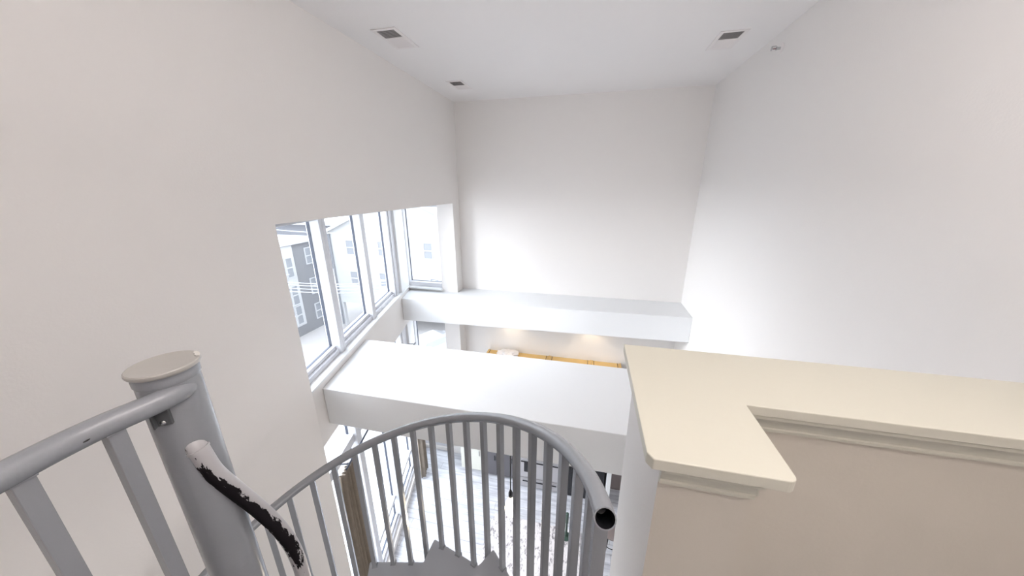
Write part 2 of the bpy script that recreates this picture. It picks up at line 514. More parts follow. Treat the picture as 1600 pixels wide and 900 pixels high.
seg = [(1.66, 2.50), (2.50, 3.335), (3.335, 4.20)]
nm = ['nearest', 'middle', 'farthest']
k = 1
for i, (a, b) in enumerate(seg):
    slant_window('window_%d' % k, '%s of the three slanted upper windows' % nm[i], a, b, -1.58, HZ, bottom=0.085); k += 1
for i, (a, b) in enumerate(seg):
    slant_window('window_%d' % k, '%s of the three slanted lower windows' % nm[i], a, b, -4.90, -2.15,
                 rails=((-2.66, 0.10, 0.09), (-4.52, 0.06, 0.07)), bottom=0.08); k += 1
# far filler frame to the corner column
bm = bmesh.new(); cbox(bm, 4.20, 4.34, 0.03, 0.16, -1.58, HZ); cbox(bm, 4.20, 4.42, 0.03, 0.16, -4.90, -2.15)
struct('trim_7', bm, M['frame'], 'wide frame post beside the corner column', bevel=0.004)


def end_window(name, label, x0, x1, z0, z1, rails=()):
    ro = thing(name, label, None, ((x0+x1)/2, EY+0.1, z0), kind='structure')
    base = Vector(ro.location); y = EY+0.03

    def add(nm, boxes, m, bev=0.0):
        bm = bmesh.new()
        for q in boxes: box(bm, *q, off=base)
        return obj(nm, bm, m, ro, bevel=bev)
    add('window_frame', [(x0, x0+0.045, y, y+0.1, z0, z1), (x1-0.02, x1, y, y+0.1, z0, z1),
                         (x0+0.045, x1-0.02, y, y+0.1, z0, z0+0.07), (x0+0.045, x1-0.02, y, y+0.1, z1-0.03, z1)]
        + [(x0+0.045, x1-0.02, y+0.02, y+0.1, z, z+0.06) for z in rails], M['frame'], 0.004)
    add('gasket', [(x0+0.045, x0+0.051, y+0.07, y+0.09, z0+0.07, z1-0.03), (x0+0.045, x1-0.02, y+0.07, y+0.09, z0+0.07, z0+0.076)], M['gasket'])
    add('pane', [(x0+0.04, x1-0.015, y+0.078, y+0.084, z0+0.06, z1-0.02)], M['glass'])
    return ro


end_window('window_7', 'narrow upper window in the end of the bay', -2.955, -2.30, -1.60, HZ-0.03)
end_window('window_8', 'narrow lower window in the end of the bay', -2.955, -2.30, -4.93, -2.15)


# ------------------------------------------------------------------ spiral stair
PX, PY = -0.8143, 0.4027
RR, RZ0, RK, RD = 0.8809, -0.549, 0.4205, 0.0205
RISE, STEP = 0.1996, 27.2
st = thing('spiral_staircase', 'grey painted steel spiral staircase with round centre pole and curved handrail', 'staircase', (PX, PY, ZF))
SO = Vector((PX, PY, ZF))


def sobj(name, bm, m=None, parent=None, **k):
    bmesh.ops.translate(bm, verts=bm.verts, vec=-SO)
    return obj(name, bm, m or M['steel'], parent or st, **k)


# pole with its cap
bm = bmesh.new(); lathe(bm, [(0.0488, ZF), (0.0488, -0.352)], (PX, PY, 0), 40)
pole = sobj('center_pole', bm, smooth=True)
bm = bmesh.new()
lathe(bm, [(0.0490, -0.368), (0.0505, -0.365), (0.0505, -0.354), (0.0495, -0.351), (0.0500, -0.347), (0.0545, -0.3440), (0.0558, -0.341),
           (0.0555, -0.3365), (0.0535, -0.3345), (0.0500, -0.3355), (0.034, -0.3375), (0.015, -0.3388), (0.001, -0.339)], (PX, PY, 0), 48)
cap = sobj('pole_cap', bm, parent=None, smooth=True)
capm = mat('beige_grey_cap_paint', (0.40, 0.385, 0.36), 0.3, bump=0.04, bscale=30, coat=0.3)
cap.data.materials.append(capm)
for p in cap.data.polygons:
    if p.center.z+ZF > -0.3475: p.material_index = 1
cap['label'] = 'shallow dished cap on the centre pole'
# bare chip on the cap rim
bm = bmesh.new()
pts = []
for k, (rr, aa) in enumerate([(0.0545, 48), (0.0548, 58), (0.055, 68), (0.0548, 78), (0.054, 84), (0.050, 82), (0.047, 74), (0.0475, 66), (0.046, 58), (0.049, 50)]):
    pts.append((PX+rr*math.cos(R(aa)), PY+rr*math.sin(R(aa))))
prism(bm, pts, -0.3362, -0.3338)
chip = sobj('paint_chip', bm, mat('bare_filler', (0.62, 0.60, 0.57), 0.5))
chip['label'] = 'pale chip in the paint at the cap rim'

# treads
NT = 17
tm = mat('tread_paint', (0.36, 0.37, 0.395), 0.4, var=0.08, vscale=6)
for i in range(NT):
    a0 = 7.2+STEP*i; a1 = a0+STEP+0.6; z = -1.69-RISE*i
    ro_ = 0.905; ri = 0.05
    bm = bmesh.new()
    pts = [(PX+ri*math.cos(R(a)), PY+ri*math.sin(R(a))) for a in (a0-20, a0+14, a1+20)]
    pts += [(PX+ro_*math.cos(R(a)), PY+ro_*math.sin(R(a))) for a in (a1, a0)]
    prism(bm, pts, z-0.006, z)
    # turned-down lips on the front, back and outer edge
    for p, q in ((pts[3], pts[4]), (pts[2], pts[3]), (pts[4], pts[0])):
        p = Vector((*p, 0)); q = Vector((*q, 0)); d = (q-p).normalized(); nn = Vector((-d.y, d.x, 0))*0.004
        prism(bm, [tuple((p-nn)[:2]), tuple((q-nn)[:2]), tuple((q+nn)[:2]), tuple((p+nn)[:2])], z-0.05, z-0.0005)
    sobj('tread', bm, tm)
# landing plate
bm = bmesh.new()
prism(bm, [(PX-0.05, PY+0.05), (PX+0.05, PY+0.02), (0.185, PY+0.07), (0.185, -0.62), (PX-0.20, -0.62)], ZL-0.05, ZL)
sobj('landing_plate', bm)


def rail_pt(th, dz=0.0, r=RR):
    return Vector((PX+r*math.cos(R(th)), PY+r*math.sin(R(th)), RZ0-RK*R(th)+dz))


bm = bmesh.new()
TH0, TH1 = 4.2, 462
tube(bm, [rail_pt(TH0+(TH1-TH0)*k/300) for k in range(301)], RD, 20, hollow=0.0025)
rail = sobj('handrail', bm, [M['steel'], M['black']], smooth=True)
# thin rod welded along the underside of the rail
bm = bmesh.new()
tube(bm, [rail_pt(TH0+3+(TH1-TH0-3)*k/260, -0.021, RR-0.006) for k in range(261)], 0.0045, 8)
sobj('rail_underbar', bm, smooth=True)

n = 0
th = 6.6
while th < 455:
    i = int((th-7.2)//STEP); i = max(0, i)
    zb = -1.69-RISE*i-0.045
    c = Vector((PX+(RR)*math.cos(R(th)), PY+RR*math.sin(R(th)), 0))
    er = Vector((math.cos(R(th)), math.sin(R(th)), 0)); et = Vector((-er.y, er.x, 0))
    h = 0.0123 if n else 0.0135
    bm = bmesh.new()
    pts = [c+er*s*h+et*t*h for s, t in ((-1, -1), (1, -1), (1, 1), (-1, 1))]
    prism(bm, [(p.x, p.y) for p in pts], zb, rail_pt(th).z-(0.013 if n else 0.021))
    # small foot ferrule
    pts = [c+er*s*(h+0.0035)+et*t*(h+0.0035) for s, t in ((-1, -1), (1, -1), (1, 1), (-1, 1))]
    prism(bm, [(p.x, p.y) for p in pts], zb-0.003, zb+0.05)
    sobj('baluster', bm, bevel=0.0012)
    n += 1; th = 136.6-7.33*17+7.33*(n-1)

# level guard rail that sweeps into the pole along the landing
LR = [(-0.800, 0.425, -0.388), (-0.7795, 0.3965, -0.3890), (-0.7790, 0.3680, -0.3895), (-0.7840, 0.3380, -0.390), (-0.7925, 0.2950, -0.390), (-0.7950, 0.2450, -0.390),
      (-0.7900, 0.1850, -0.390), (-0.775, 0.06, -0.390), (-0.75, -0.10, -0.390), (-0.71, -0.32, -0.390), (-0.67, -0.56, -0.390)]
lrp = []
bm = bmesh.new()
P_ = [Vector(p) for p in LR]
for a_ in range(len(P_)-1):
    p0 = P_[max(a_-1, 0)]; p1 = P_[a_]; p2 = P_[a_+1]; p3 = P_[min(a_+2, len(P_)-1)]
    for k in range(6):
        t = k/6
        lrp.append(0.5*((2*p1)+(p2-p0)*t+(2*p0-5*p1+4*p2-p3)*t*t+(3*p1-p0-3*p2+p3)*t**3))
lrp.append(P_[-1])
tube(bm, lrp, 0.0208, 28)
lrail = sobj('landing_rail', bm, smooth=True)
for y in (0.298, 0.197, 0.094, -0.01, -0.114, -0.218, -0.322, -0.426, -0.53):
    c = min(lrp[8:], key=lambda p: abs(p.y-y))
    bm = bmesh.new(); h = 0.0116
    box(bm, c.x-h, c.x+h, y-h, y+h, ZL-0.02, -0.398)
    sobj('landing_baluster', bm, bevel=0.001)
    bm = bmesh.new(); box(bm, c.x-h-0.002, c.x+h+0.002, y-h-0.002, y+h+0.002, -0.4085, -0.4055); sobj('weld_seam', bm, parent=lrail, bevel=0.001)
bm = bmesh.new()
bmesh.ops.create_icosphere(bm, subdivisions=2, radius=1)
for v in bm.verts: v.co = Vector((v.co.x*0.0012, v.co.y*0.0042+v.co.z*0.001, v.co.z*0.0014))
bmesh.ops.translate(bm, verts=bm.verts, vec=(-0.7740, 0.262, -0.3915))
q = sobj('paint_chip', bm, M['black'], parent=lrail); q['label'] = 'tiny black chip in the paint of the guard rail'
# bolted bracket under the guard rail
aim = Vector((0.0, 0.0, 0.0))
ang = math.atan2(-PY, -PX)
vd = Vector((math.cos(ang-0.52), math.sin(ang-0.52), 0)); vt = Vector((-vd.y, vd.x, 0))
bc = Vector((PX, PY, -0.4305))+vd*0.0500
bm = bmesh.new()
pts = [bc+vd*a_*0.003+vt*b_*0.0125 for a_, b_ in ((-2, -1), (1, -1), (1, 1), (-2, 1))]
prism(bm, [(p.x, p.y) for p in pts], -0.4445, -0.4085)
pts = [bc+vd*a_+vt*b_ for a_, b_ in ((0, -0.0125), (0.012, -0.0125), (0.012, -0.009), (0, -0.009))]
prism(bm, [(p.x, p.y) for p in pts], -0.4445, -0.4125)
br = sobj('bracket', bm, mat('dark_grey_steel', (0.09, 0.095, 0.10), 0.35), bevel=0.001)
bm = bmesh.new()
bp_ = bc+vd*0.004+Vector((0, 0, -0.006))
rings = []
for r_, d_ in ((0.005, -0.002), (0.005, 0.001), (0.0035, 0.0025), (0.0008, 0.003)):
    rings.append([bp_+vd*d_+(vt*math.cos(2*math.pi*k/12)+Vector((0, 0, 1))*math.sin(2*math.pi*k/12))*r_ for k in range(12)])
loft(bm, rings)
sobj('bolt', bm, M['chrome'], parent=br, smooth=True)

# worn goose-neck rail rising out of the pole
gp = [(-0.790, 0.388, -0.5080), (-0.7735, 0.3885, -0.5270), (-0.7675, 0.3965, -0.5930), (-0.7615, 0.4180, -0.6660), (-0.7560, 0.4460, -0.7530), (-0.7490, 0.4700, -0.8415),
      (-0.7445, 0.4870, -0.9280), (-0.7435, 0.4950, -1.006), (-0.7440, 0.4970, -1.08), (-0.7440, 0.4970, -1.3), (-0.7440, 0.4970, -1.89)]


def catmull(P, sub):
    P = [Vector(p) for p in P]; out = []
    for i in range(len(P)-1):
        p0 = P[max(i-1, 0)]; p1 = P[i]; p2 = P[i+1]; p3 = P[min(i+2, len(P)-1)]
        for k in range(sub):
            t = k/sub
            out.append(0.5*((2*p1)+(p2-p0)*t+(2*p0-5*p1+4*p2-p3)*t*t+(3*p1-p0-3*p2+p3)*t**3))
    out.append(P[-1]); return out


gpts = catmull(gp, 8)
bm = bmesh.new(); SEG = 24
uvl = bm.loops.layers.uv.new('UVMap')
cum = [0]
for a, b in zip(gpts, gpts[1:]): cum.append(cum[-1]+(b-a).length)
rings = []
for i, p in enumerate(gpts):
    t = (gpts[min(i+1, len(gpts)-1)]-gpts[max(i-1, 0)]).normalized()
    a = -t.cross(Vector((0.45, 0.9, 0))).normalized(); b = t.cross(a)
    rings.append([bm.verts.new(p+(a*math.cos(2*math.pi*k/SEG)+b*math.sin(2*math.pi*k/SEG))*0.0178) for k in range(SEG)])
for i in range(len(rings)-1):
    for k in range(SEG):
        f = bm.faces.new((rings[i][k], rings[i][(k+1) % SEG], rings[i+1][(k+1) % SEG], rings[i+1][k]))
        for l, (u, v) in zip(f.loops, ((cum[i], k/SEG), (cum[i], (k+1)/SEG), (cum[i+1], (k+1)/SEG), (cum[i+1], k/SEG))):
            l[uvl].uv = (u, v)
gr = sobj('grab_rail', bm, M['worn'], smooth=True)
gr['label'] = 'curved grab rail with its paint worn off to black metal'
bm = bmesh.new()
gd = (gpts[9]-gpts[7]).normalized()
tube(bm, [gpts[8]-gd*0.004, gpts[8]+gd*0.0015], 0.0195, 24)
sobj('weld_collar', bm, M['worn'], parent=gr, smooth=True)


# ------------------------------------------------------------------ ceiling registers
def vent(label, x0, x1, y0, ym, y1):
    cx, cy = (x0+x1)/2, (y0+y1)/2
    t = thing('ceiling_vent', label, 'vent', (cx, cy, ZC), 'white two-way registers in the ceiling')
    off = (cx, cy, ZC); e = 0.03
    bm = bmesh.new()
    for q in ((x0-e, x1+e, y0-e, y0), (x0-e, x1+e, y1, y1+e), (x0-e, x0, y0, y1), (x1, x1+e, y0, y1), (x0, x1, ym-0.005, ym+0.005)):
        box(bm, *q, ZC-0.006, ZC-0.0005, off=off)
    obj('frame', bm, M['vent'], t, bevel=0.0015)
    bm = bmesh.new(); box(bm, x0, x1, y0, y1, ZC-0.0016, ZC-0.0006, off=off)
    d = obj('duct_opening', bm, M['duct'], t); d['label'] = 'dark duct behind the louvres'
    bm = bmesh.new()
    for (a, b, sgn) in ((y0, ym-0.005, 1), (ym+0.005, y1, -1)):
        nsl = int((b-a)/0.0125)
        for k in range(nsl):
            yc = a+(k+0.5)*(b-a)/nsl; dy = 0.0046 if sgn < 0 else 0.0022; dz = 0.0050 if sgn < 0 else 0.0010
            p0 = Vector((0, yc-dy*sgn*1.0, ZC-0.0018 - (dz if sgn > 0 else dz))); p1 = Vector((0, yc+dy*sgn, ZC-0.0018))
            v = [bm.verts.new((x-cx, p.y-cy, p.z-ZC+zz)) for x in (x0, x1) for p in (p0, p1) for zz in (0, -0.0008)]
            for f in ((0, 1, 3, 2), (4, 6, 7, 5), (0, 4, 5, 1), (2, 3, 7, 6), (0, 2, 6, 4), (1, 5, 7, 3)): bm.faces.new([v[i] for i in f])
    obj('louvres', bm, M['vent'], t)
    return t


vent('white ceiling register nearest the left wall and the viewer', -1.745, -1.588, 2.745, 2.888, 3.075)
vent('small white ceiling register near the far left corner', -1.712, -1.568, 4.10, 4.255, 4.40)
vent('white ceiling register beside the right wall', 0.972, 1.125, 3.434, 3.579, 3.765)

# sidewall sprinkler
t = thing('sprinkler_head', 'small chrome fire sprinkler sticking out high on the right wall', 'sprinkler', (XR, 3.46, 1.055))
o_ = Vector(t.location)
bm = bmesh.new(); lathe(bm, [(0.034, -0.0005), (0.034, -0.004), (0.026, -0.010), (0.014, -0.012)], (0, 0, 0), 24, 'X'); obj('escutcheon', bm, M['vent'], t, smooth=True)
bm = bmesh.new(); lathe(bm, [(0.010, -0.010), (0.010, -0.035), (0.013, -0.036), (0.013, -0.042), (0.006, -0.044)], (0, 0, 0), 16, 'X'); obj('body', bm, M['chrome'], t, smooth=True)
bm = bmesh.new(); tube(bm, [(-0.040, 0.011, 0), (-0.055, 0.013, 0), (-0.070, 0.004, 0)], 0.0025, 8); tube(bm, [(-0.040, -0.011, 0), (-0.055, -0.013, 0), (-0.070, -0.004, 0)], 0.0025, 8)
obj('yoke', bm, M['chrome'], t, smooth=True)
bm = bmesh.new(); lathe(bm, [(0.004, -0.068), (0.016, -0.071), (0.016, -0.073), (0.003, -0.074)], (0, 0, 0), 16, 'X'); box(bm, -0.074, -0.045, -0.013, 0.013, 0.014, 0.016)
obj('deflector', bm, M['chrome'], t)
bm = bmesh.new(); tube(bm, [(-0.043, 0, 0), (-0.066, 0, 0)], 0.003, 8); obj('glass_bulb', bm, mat('red_bulb', (0.25, 0.05, 0.04), 0.2), t, smooth=True)

# ------------------------------------------------------------------ kitchen under the ledges
# wall cabinets, each unit its own thing
units = [(-1.60, -1.13), (-1.125, -0.50), (-0.495, 0.19), (0.195, 0.665)]
wl = ['leftmost wall cabinet with a bare wood top, half hidden by the ledge', 'wall cabinet with bare wood top, second from the left',
      'wall cabinet with bare wood top, third from the left', 'rightmost wall cabinet with bare wood top, ending at the half wall cap']
for (a, b), lb in zip(units, wl):
    t = thing('wall_cabinet', lb, 'cabinet', ((a+b)/2, 4.83, -3.55), 'wall cabinets under the far ledge')
    off = t.location
    bm = bmesh.new(); box(bm, a, b, 4.67, YB-0.001, -3.55, -2.80, off=off); obj('body', bm, M['darkcab'], t, bevel=0.003)
    bm = bmesh.new(); box(bm, a, b, 4.67, YB-0.001, -2.80, -2.783, off=off); box(bm, a, a+0.02, 4.66, YB-0.001, -2.80, -2.772, off=off)
    box(bm, b-0.02, b, 4.66, YB-0.001, -2.80, -2.772, off=off)
    tp = obj('top_panel', bm, M['oak'], t); tp['label'] = 'bare yellow wood top'
    bm = bmesh.new()
    bm.free()
    for dx in (0.035, b-a-0.06):
        bm = bmesh.new(); box(bm, a+dx, a+dx+0.006, 4.68, 4.99, -2.7828, -2.776, off=off); obj('joint_strip', bm, M['black'], t)
    bm = bmesh.new(); box(bm, a+0.004, b-0.004, 4.648, 4.669, -3.545, -2.805, off=off); d = obj('door', bm, M['darkcab'], t, bevel=0.003)
    bm = bmesh.new(); tube(bm, [Vector((b-0.05, 4.63, -3.50))-off, Vector((b-0.05, 4.63, -3.36))-off], 0.005, 8)
    tube(bm, [Vector((b-0.05, 4.65, -3.49))-off, Vector((b-0.05, 4.63, -3.49))-off], 0.004, 8); tube(bm, [Vector((b-0.05, 4.65, -3.37))-off, Vector((b-0.05, 4.63, -3.37))-off], 0.004, 8)
    obj('handle', bm, M['chrome'], d, smooth=True)
# crumpled white bag lying on the tops
bm = bmesh.new()
bmesh.ops.create_icosphere(bm, subdivisions=4, radius=1)
for v in bm.verts:
    nz = noise.noise(v.co*2.3)*0.45+noise.noise(v.co*6)*0.2
    v.co = Vector((v.co.x*0.17, v.co.y*0.14, max(v.co.z, -0.5)*0.05))*(1+nz)
zmin = min(v.co.z for v in bm.verts)
for v in bm.verts: v.co.z -= zmin
o = obj('plastic_bag', bm, M['paper'], smooth=True); o.location = (-1.22, 4.84, -2.776)
tag(o, 'crumpled white plastic bag lying on top of the wall cabinets', 'bag')


def base_unit(name, label, cat, x0, x1, y0, ztop, body, parts, group=None):
    t = thing(name, label, cat, ((x0+x1)/2, (y0+YB)/2, ZF), group)
    off = t.location
    bm = bmesh.new(); box(bm, x0, x1, y0+0.02, YB-0.002, ZF+0.06, ztop, off=off); box(bm, x0+0.02, x1-0.02, y0+0.07, YB-0.01, ZF, ZF+0.06, off=off)
    obj('body', bm, body, t, bevel=0.003)
    for nm, q, m, sub in parts:
        bm = bmesh.new(); box(bm, *q, off=off); p = obj(nm, bm, m, t, bevel=0.003)
        if sub:
            nm2, q2, m2 = sub; bm = bmesh.new(); box(bm, *q2, off=off); obj(nm2, bm, m2, p, bevel=0.002)
    return t


ZK = -4.41
base_unit('base_cabinet', 'cream base cabinet at the left end of the kitchen run', 'cabinet', -2.00, -1.605, 4.40, ZK, M['lightcab'],
          [('door', (-1.995, -1.61, 4.40, 4.42, ZF+0.07, ZK-0.01), M['lightcab'], ('handle', (-1.65, -1.64, 4.385, 4.40, -4.6, -4.5), M['chrome']))])
for a, b, lb in ((-1.60, -1.31, 'left one of the two charcoal base cabinets under the grey worktop'), (-1.305, -1.00, 'right one of the two charcoal base cabinets, next to the oven')):
    base_unit('base_cabinet', lb, 'cabinet', a, b, 4.37, ZK, M['darkcab'],
              [('door', (a+0.003, b-0.003, 4.37, 4.39, ZF+0.07, ZK-0.01), M['darkcab'], ('handle', (b-0.04, b-0.03, 4.355, 4.37, -4.6, -4.5), M['black']))])
bm = bmesh.new(); box(bm, -2.0, -0.90, 4.345, YB-0.002, ZK, ZK+0.035)
o = obj('worktop', bm, M['counter'], bevel=0.003); tag(o, 'dark edged grey worktop over the left base cabinets', 'worktop')
bm = bmesh.new(); lathe(bm, [(0.055, ZK+0.036), (0.055, ZK+0.30), (0.02, ZK+0.301)], (-1.66, 4.52, 0), 24)
o = obj('paper_roll', bm, M['paper'], smooth=True); tag(o, 'white paper roll standing on the worktop', 'paper roll')

# range: steel front, oven door with dark window, black burners
t = thing('kitchen_range', 'pale steel kitchen range with black cooktop and dark oven window', 'oven', (-0.54, 4.6, ZF))
off = t.location
bm = bmesh.new(); box(bm, -0.90, -0.18, 4.30, YB-0.002, ZF+0.04, -4.24, off=off); box(bm, -0.86, -0.22, 4.34, YB-0.1, ZF, ZF+0.04, off=off); obj('body', bm, M['steelapp'], t, bevel=0.004)
bm = bmesh.new(); box(bm, -0.90, -0.18, 4.27, YB-0.01, -4.24, -4.215, off=off); ct = obj('cooktop', bm, M['black'], t, bevel=0.004)
for bx in (-0.73, -0.36):
    for by in (4.45, 4.75):
        bm = bmesh.new(); lathe(bm, [(0.085, -4.214), (0.085, -4.195), (0.05, -4.195), (0.05, -4.214)], (bx-off.x, by-off.y, -off.z), 20); obj('burner', bm, M['tyre'], ct)
bm = bmesh.new(); box(bm, -0.89, -0.19, 4.275, 4.30, -4.74, -4.36, off=off); dr = obj('oven_door', bm, M['steelapp'], t, bevel=0.004)
bm = bmesh.new(); box(bm, -0.80, -0.71, 4.268, 4.276, -4.62, -4.42, off=off); obj('oven_window', bm, M['black'], dr)
bm = bmesh.new(); tube(bm, [Vector((-0.85, 4.25, -4.39))-off, Vector((-0.23, 4.25, -4.39))-off], 0.010, 8); obj('handle', bm, M['black'], dr, smooth=True)
bm = bmesh.new(); box(bm, -0.89, -0.19, 4.275, 4.30, -4.94, -4.77, off=off); dw = obj('drawer', bm, M['steelapp'], t, bevel=0.004)
bm = bmesh.new(); tube(bm, [Vector((-0.82, 4.25, -4.80))-off, Vector((-0.25, 4.25, -4.80))-off], 0.010, 8); obj('handle', bm, M['black'], dw, smooth=True)
for i in range(5):
    bm = bmesh.new(); lathe(bm, [(0.017, 4.300), (0.017, 4.272), (0.012, 4.268)], (-0.80+0.13*i-off.x, -off.y, -4.30-off.z), 12, 'Y'); obj('knob', bm, M['black'], t, smooth=True)
# refrigerator
t = thing('refrigerator', 'tall black refrigerator beside the range', 'refrigerator', (0.22, 4.63, ZF))
off = t.location
bm = bmesh.new(); box(bm, -0.06, 0.51, 4.32, YB-0.003, ZF+0.03, -3.6, off=off); box(bm, -0.04, 0.49, 4.36, YB-0.05, ZF, ZF+0.03, off=off); obj('body', bm, M['black'], t, bevel=0.004)
for z0, z1 in ((-4.96, -4.15), (-4.13, -3.61)):
    bm = bmesh.new(); box(bm, -0.058, 0.508, 4.27, 4.318, z0, z1, off=off); d = obj('door', bm, M['black'], t, bevel=0.006)
    bm = bmesh.new(); tube(bm, [Vector((-0.01, 4.24, z0+0.1))-off, Vector((-0.01, 4.24, z1-0.1))-off], 0.009, 8)
    for zz in (z0+0.12, z1-0.12): tube(bm, [Vector((-0.01, 4.275, zz))-off, Vector((-0.01, 4.24, zz))-off], 0.006, 8)
    obj('handle', bm, M['black'], d, smooth=True)
# doorway wall and brown door to the right of the refrigerator
bm = bmesh.new(); box(bm, 0.540, 0.60, 4.20, YB, ZF, -3.3)
struct('wall_kitchen', bm, M['slab'], 'narrow white wall end beside the refrigerator')
t = thing('door_1', 'grey brown door behind the half wall', None, (0.85, 4.60, ZF), kind='structure')
bm = bmesh.new(); box(bm, 0.605, XR-0.005, 4.60, 4.645, ZF, -2.9, off=t.location); obj('door_leaf', bm, M['brown'], t, bevel=0.003)
bm = bmesh.new(); lathe(bm, [(0.012, 4.60), (0.012, 4.56), (0.028, 4.55), (0.028, 4.535), (0.01, 4.53)], (0.70-t.location.x, -t.location.y, 1.0), 16, 'Y'); obj('door_knob', bm, M['black'], t, smooth=True)

# recessed lamps in the underside of the far ledge
for x, lb in ((-1.16, 'left warm recessed lamp in the underside of the far ledge'), (0.17, 'right warm recessed lamp in the underside of the far ledge')):
    t = thing('recessed_lamp', lb, 'lamp', (x, 4.82, ZU), 'recessed lamps under the far ledge')
    bm = bmesh.new(); lathe(bm, [(0.055, -0.001), (0.055, -0.006), (0.042, -0.006), (0.042, -0.001)], (0, 0, 0), 24); obj('trim_ring', bm, M['paper'], t, smooth=True)
    bm = bmesh.new(); lathe(bm, [(0.041, -0.001), (0.041, -0.003)], (0, 0, 0), 24); obj('diffuser', bm, M['downlight'], t)
    l = bpy.data.lights.new('recessed_lamp_light', 'SPOT'); l.energy = 7; l.color = (1, 0.80, 0.55); l.spot_size = R(120); l.spot_blend = 0.8; l.shadow_soft_size = 0.04
    lo = bpy.data.objects.new('recessed_lamp_light', l); COL.objects.link(lo); lo.location = (0, 0, -0.02); lo.parent = t

# pendant under the near ledge
t = thing('pendant_lamp', 'glowing bare pendant bulb on a long dark cord below the near ledge', 'lamp', (-0.596, 2.45, ZU))
bm = bmesh.new(); lathe(bm, [(0.045, -0.0005), (0.045, -0.015), (0.015, -0.022)], (0, 0, 0), 20); obj('ceiling_rose', bm, M['black'], t, smooth=True)
bm = bmesh.new(); tube(bm, [(0, 0, -0.02), (0, 0, -0.96)], 0.006, 8); obj('cord', bm, M['black'], t, smooth=True)
bm = bmesh.new(); lathe(bm, [(0.008, -0.90), (0.022, -0.94), (0.022, -0.99), (0.016, -1.0)], (0, 0, 0), 16); obj('socket', bm, M['black'], t, smooth=True)
bm = bmesh.new(); lathe(bm, [(0.016, -1.0), (0.030, -1.03), (0.050, -1.08), (0.060, -1.14), (0.054, -1.20), (0.034, -1.24), (0.004, -1.255)], (0, 0, 0), 24); obj('bulb', bm, M['bulb'], t, smooth=True)
l = bpy.data.lights.new('pendant_lamp_light', 'POINT'); l.energy = 10; l.color = (1, 0.85, 0.65); l.shadow_soft_size = 0.07
lo = bpy.data.objects.new('pendant_lamp_light', l); COL.objects.link(lo); lo.parent = t; lo.location = (0, 0, -1.36)


# curtains and their rod
def curtain(label, y0, y1, off_, zt, zb, amp):
    bm = bmesh.new(); cols = 60; rows = 10; g = []
    for j in range(rows+1):
        f = j/rows; row = []
        for i in range(cols+1):
            s = i/cols
            fl = math.sin(s*math.pi*2*5+0.6*math.sin(f*3))*amp*(0.75+0.4*f)+math.sin(s*23+f*2)*amp*0.25
            spread = 1-0.35*math.exp(-f*6)
            y = (y0+y1)/2+(s-0.5)*(y1-y0)*spread
            p = cp(y, off_+fl); row.append(bm.verts.new((p.x, p.y, zt+(zb-zt)*f)))
        g.append(row)
    for j in range(rows):
        for i in range(cols): bm.faces.new((g[j][i], g[j][i+1], g[j+1][i+1], g[j+1][i]))
    o = obj('curtain', bm, M['curtain'], smooth=True)
    s_ = o.modifiers.new('solid', 'SOLIDIFY'); s_.thickness = 0.004
    return tag(o, label, 'curtain', 'brown curtains at the lower windows')


curtain('gathered brown curtain at the near end of the lower windows', 1.80, 2.07, -0.10, -2.49, -4.97, 0.03)
curtain('gathered brown curtain at the far corner of the lower windows', 4.02, 4.24, -0.12, -2.49, -4.97, 0.03)
t = thing('curtain_rod', 'thin dark curtain rod running along the lower slanted windows', 'curtain rod', tuple(cp(3.0, -0.12, -2.46)))
bm = bmesh.new(); tube(bm, [cp(1.90, -0.12, -2.46)-t.location, cp(4.35, -0.12, -2.46)-t.location], 0.009, 10); obj('rod', bm, M['gasket'], t, smooth=True)
for y in (1.96, 3.25, 4.3):
    bm = bmesh.new(); tube(bm, [cp(y, -0.12, -2.46)-t.location, cp(y, 0.045, -2.46)-t.location], 0.007, 8); obj('bracket', bm, M['gasket'], t, smooth=True)

# rug and odd furniture half seen through the balusters
bm = bmesh.new(); prism(bm, [(-1.30, 1.3), (0.18, 1.3), (0.18, 3.72), (-1.16, 3.72)], ZF+0.001, ZF+0.016)
o = obj('area_rug', bm, M['rug']); tag(o, 'pale area rug with dark speckles on the lower floor', 'rug')


def stool(x, y, zs, label, m_seat):
    t = thing('bar_stool', label, 'stool', (x, y, ZF), 'dark stools below the stair')
    h = zs-ZF
    bm = bmesh.new(); lathe(bm, [(0.10, h-0.03), (0.115, h-0.025), (0.115, h-0.006), (0.10, h)], (0, 0, 0), 20); obj('seat', bm, m_seat, t, smooth=True)
    for k in range(4):
        a = R(45+90*k); bm = bmesh.new(); tube(bm, [(0.07*math.cos(a), 0.07*math.sin(a), h-0.03), (0.12*math.cos(a), 0.12*math.sin(a), 0.0)], 0.010, 8); obj('leg', bm, M['black'], t, smooth=True)
    bm = bmesh.new(); tube(bm, [(0.102*math.cos(2*math.pi*k/16), 0.102*math.sin(2*math.pi*k/16), 0.18) for k in range(17)], 0.006, 6); obj('foot_ring', bm, M['black'], t, smooth=True)


stool(0.60, 3.55, -4.62, 'dark stool showing between the handrail end and the half wall', M['brown'])
t = thing('plant_stand', 'slim dark green post seen between two balusters', 'stand', (-0.03, 3.60, ZF+0.016))
bm = bmesh.new(); lathe(bm, [(0.07, 0.0), (0.07, 0.012), (0.016, 0.02), (0.016, 0.28), (0.024, 0.29), (0.024, 0.46), (0.015, 0.47)], (0, 0, 0), 16); obj('post', bm, M['green'], t, smooth=True)

# ------------------------------------------------------------------ outside
ZG = -10.4
bm = bmesh.new(); box(bm, -90, 40, -20, 110, ZG-0.3, ZG)
struct('ground', bm, M['ground'], 'pale paved yard and street outside the windows')


def house_window(bm_f, bm_g, parent, base, x0, x1, z0, z1, y, axis='Y'):
    pass


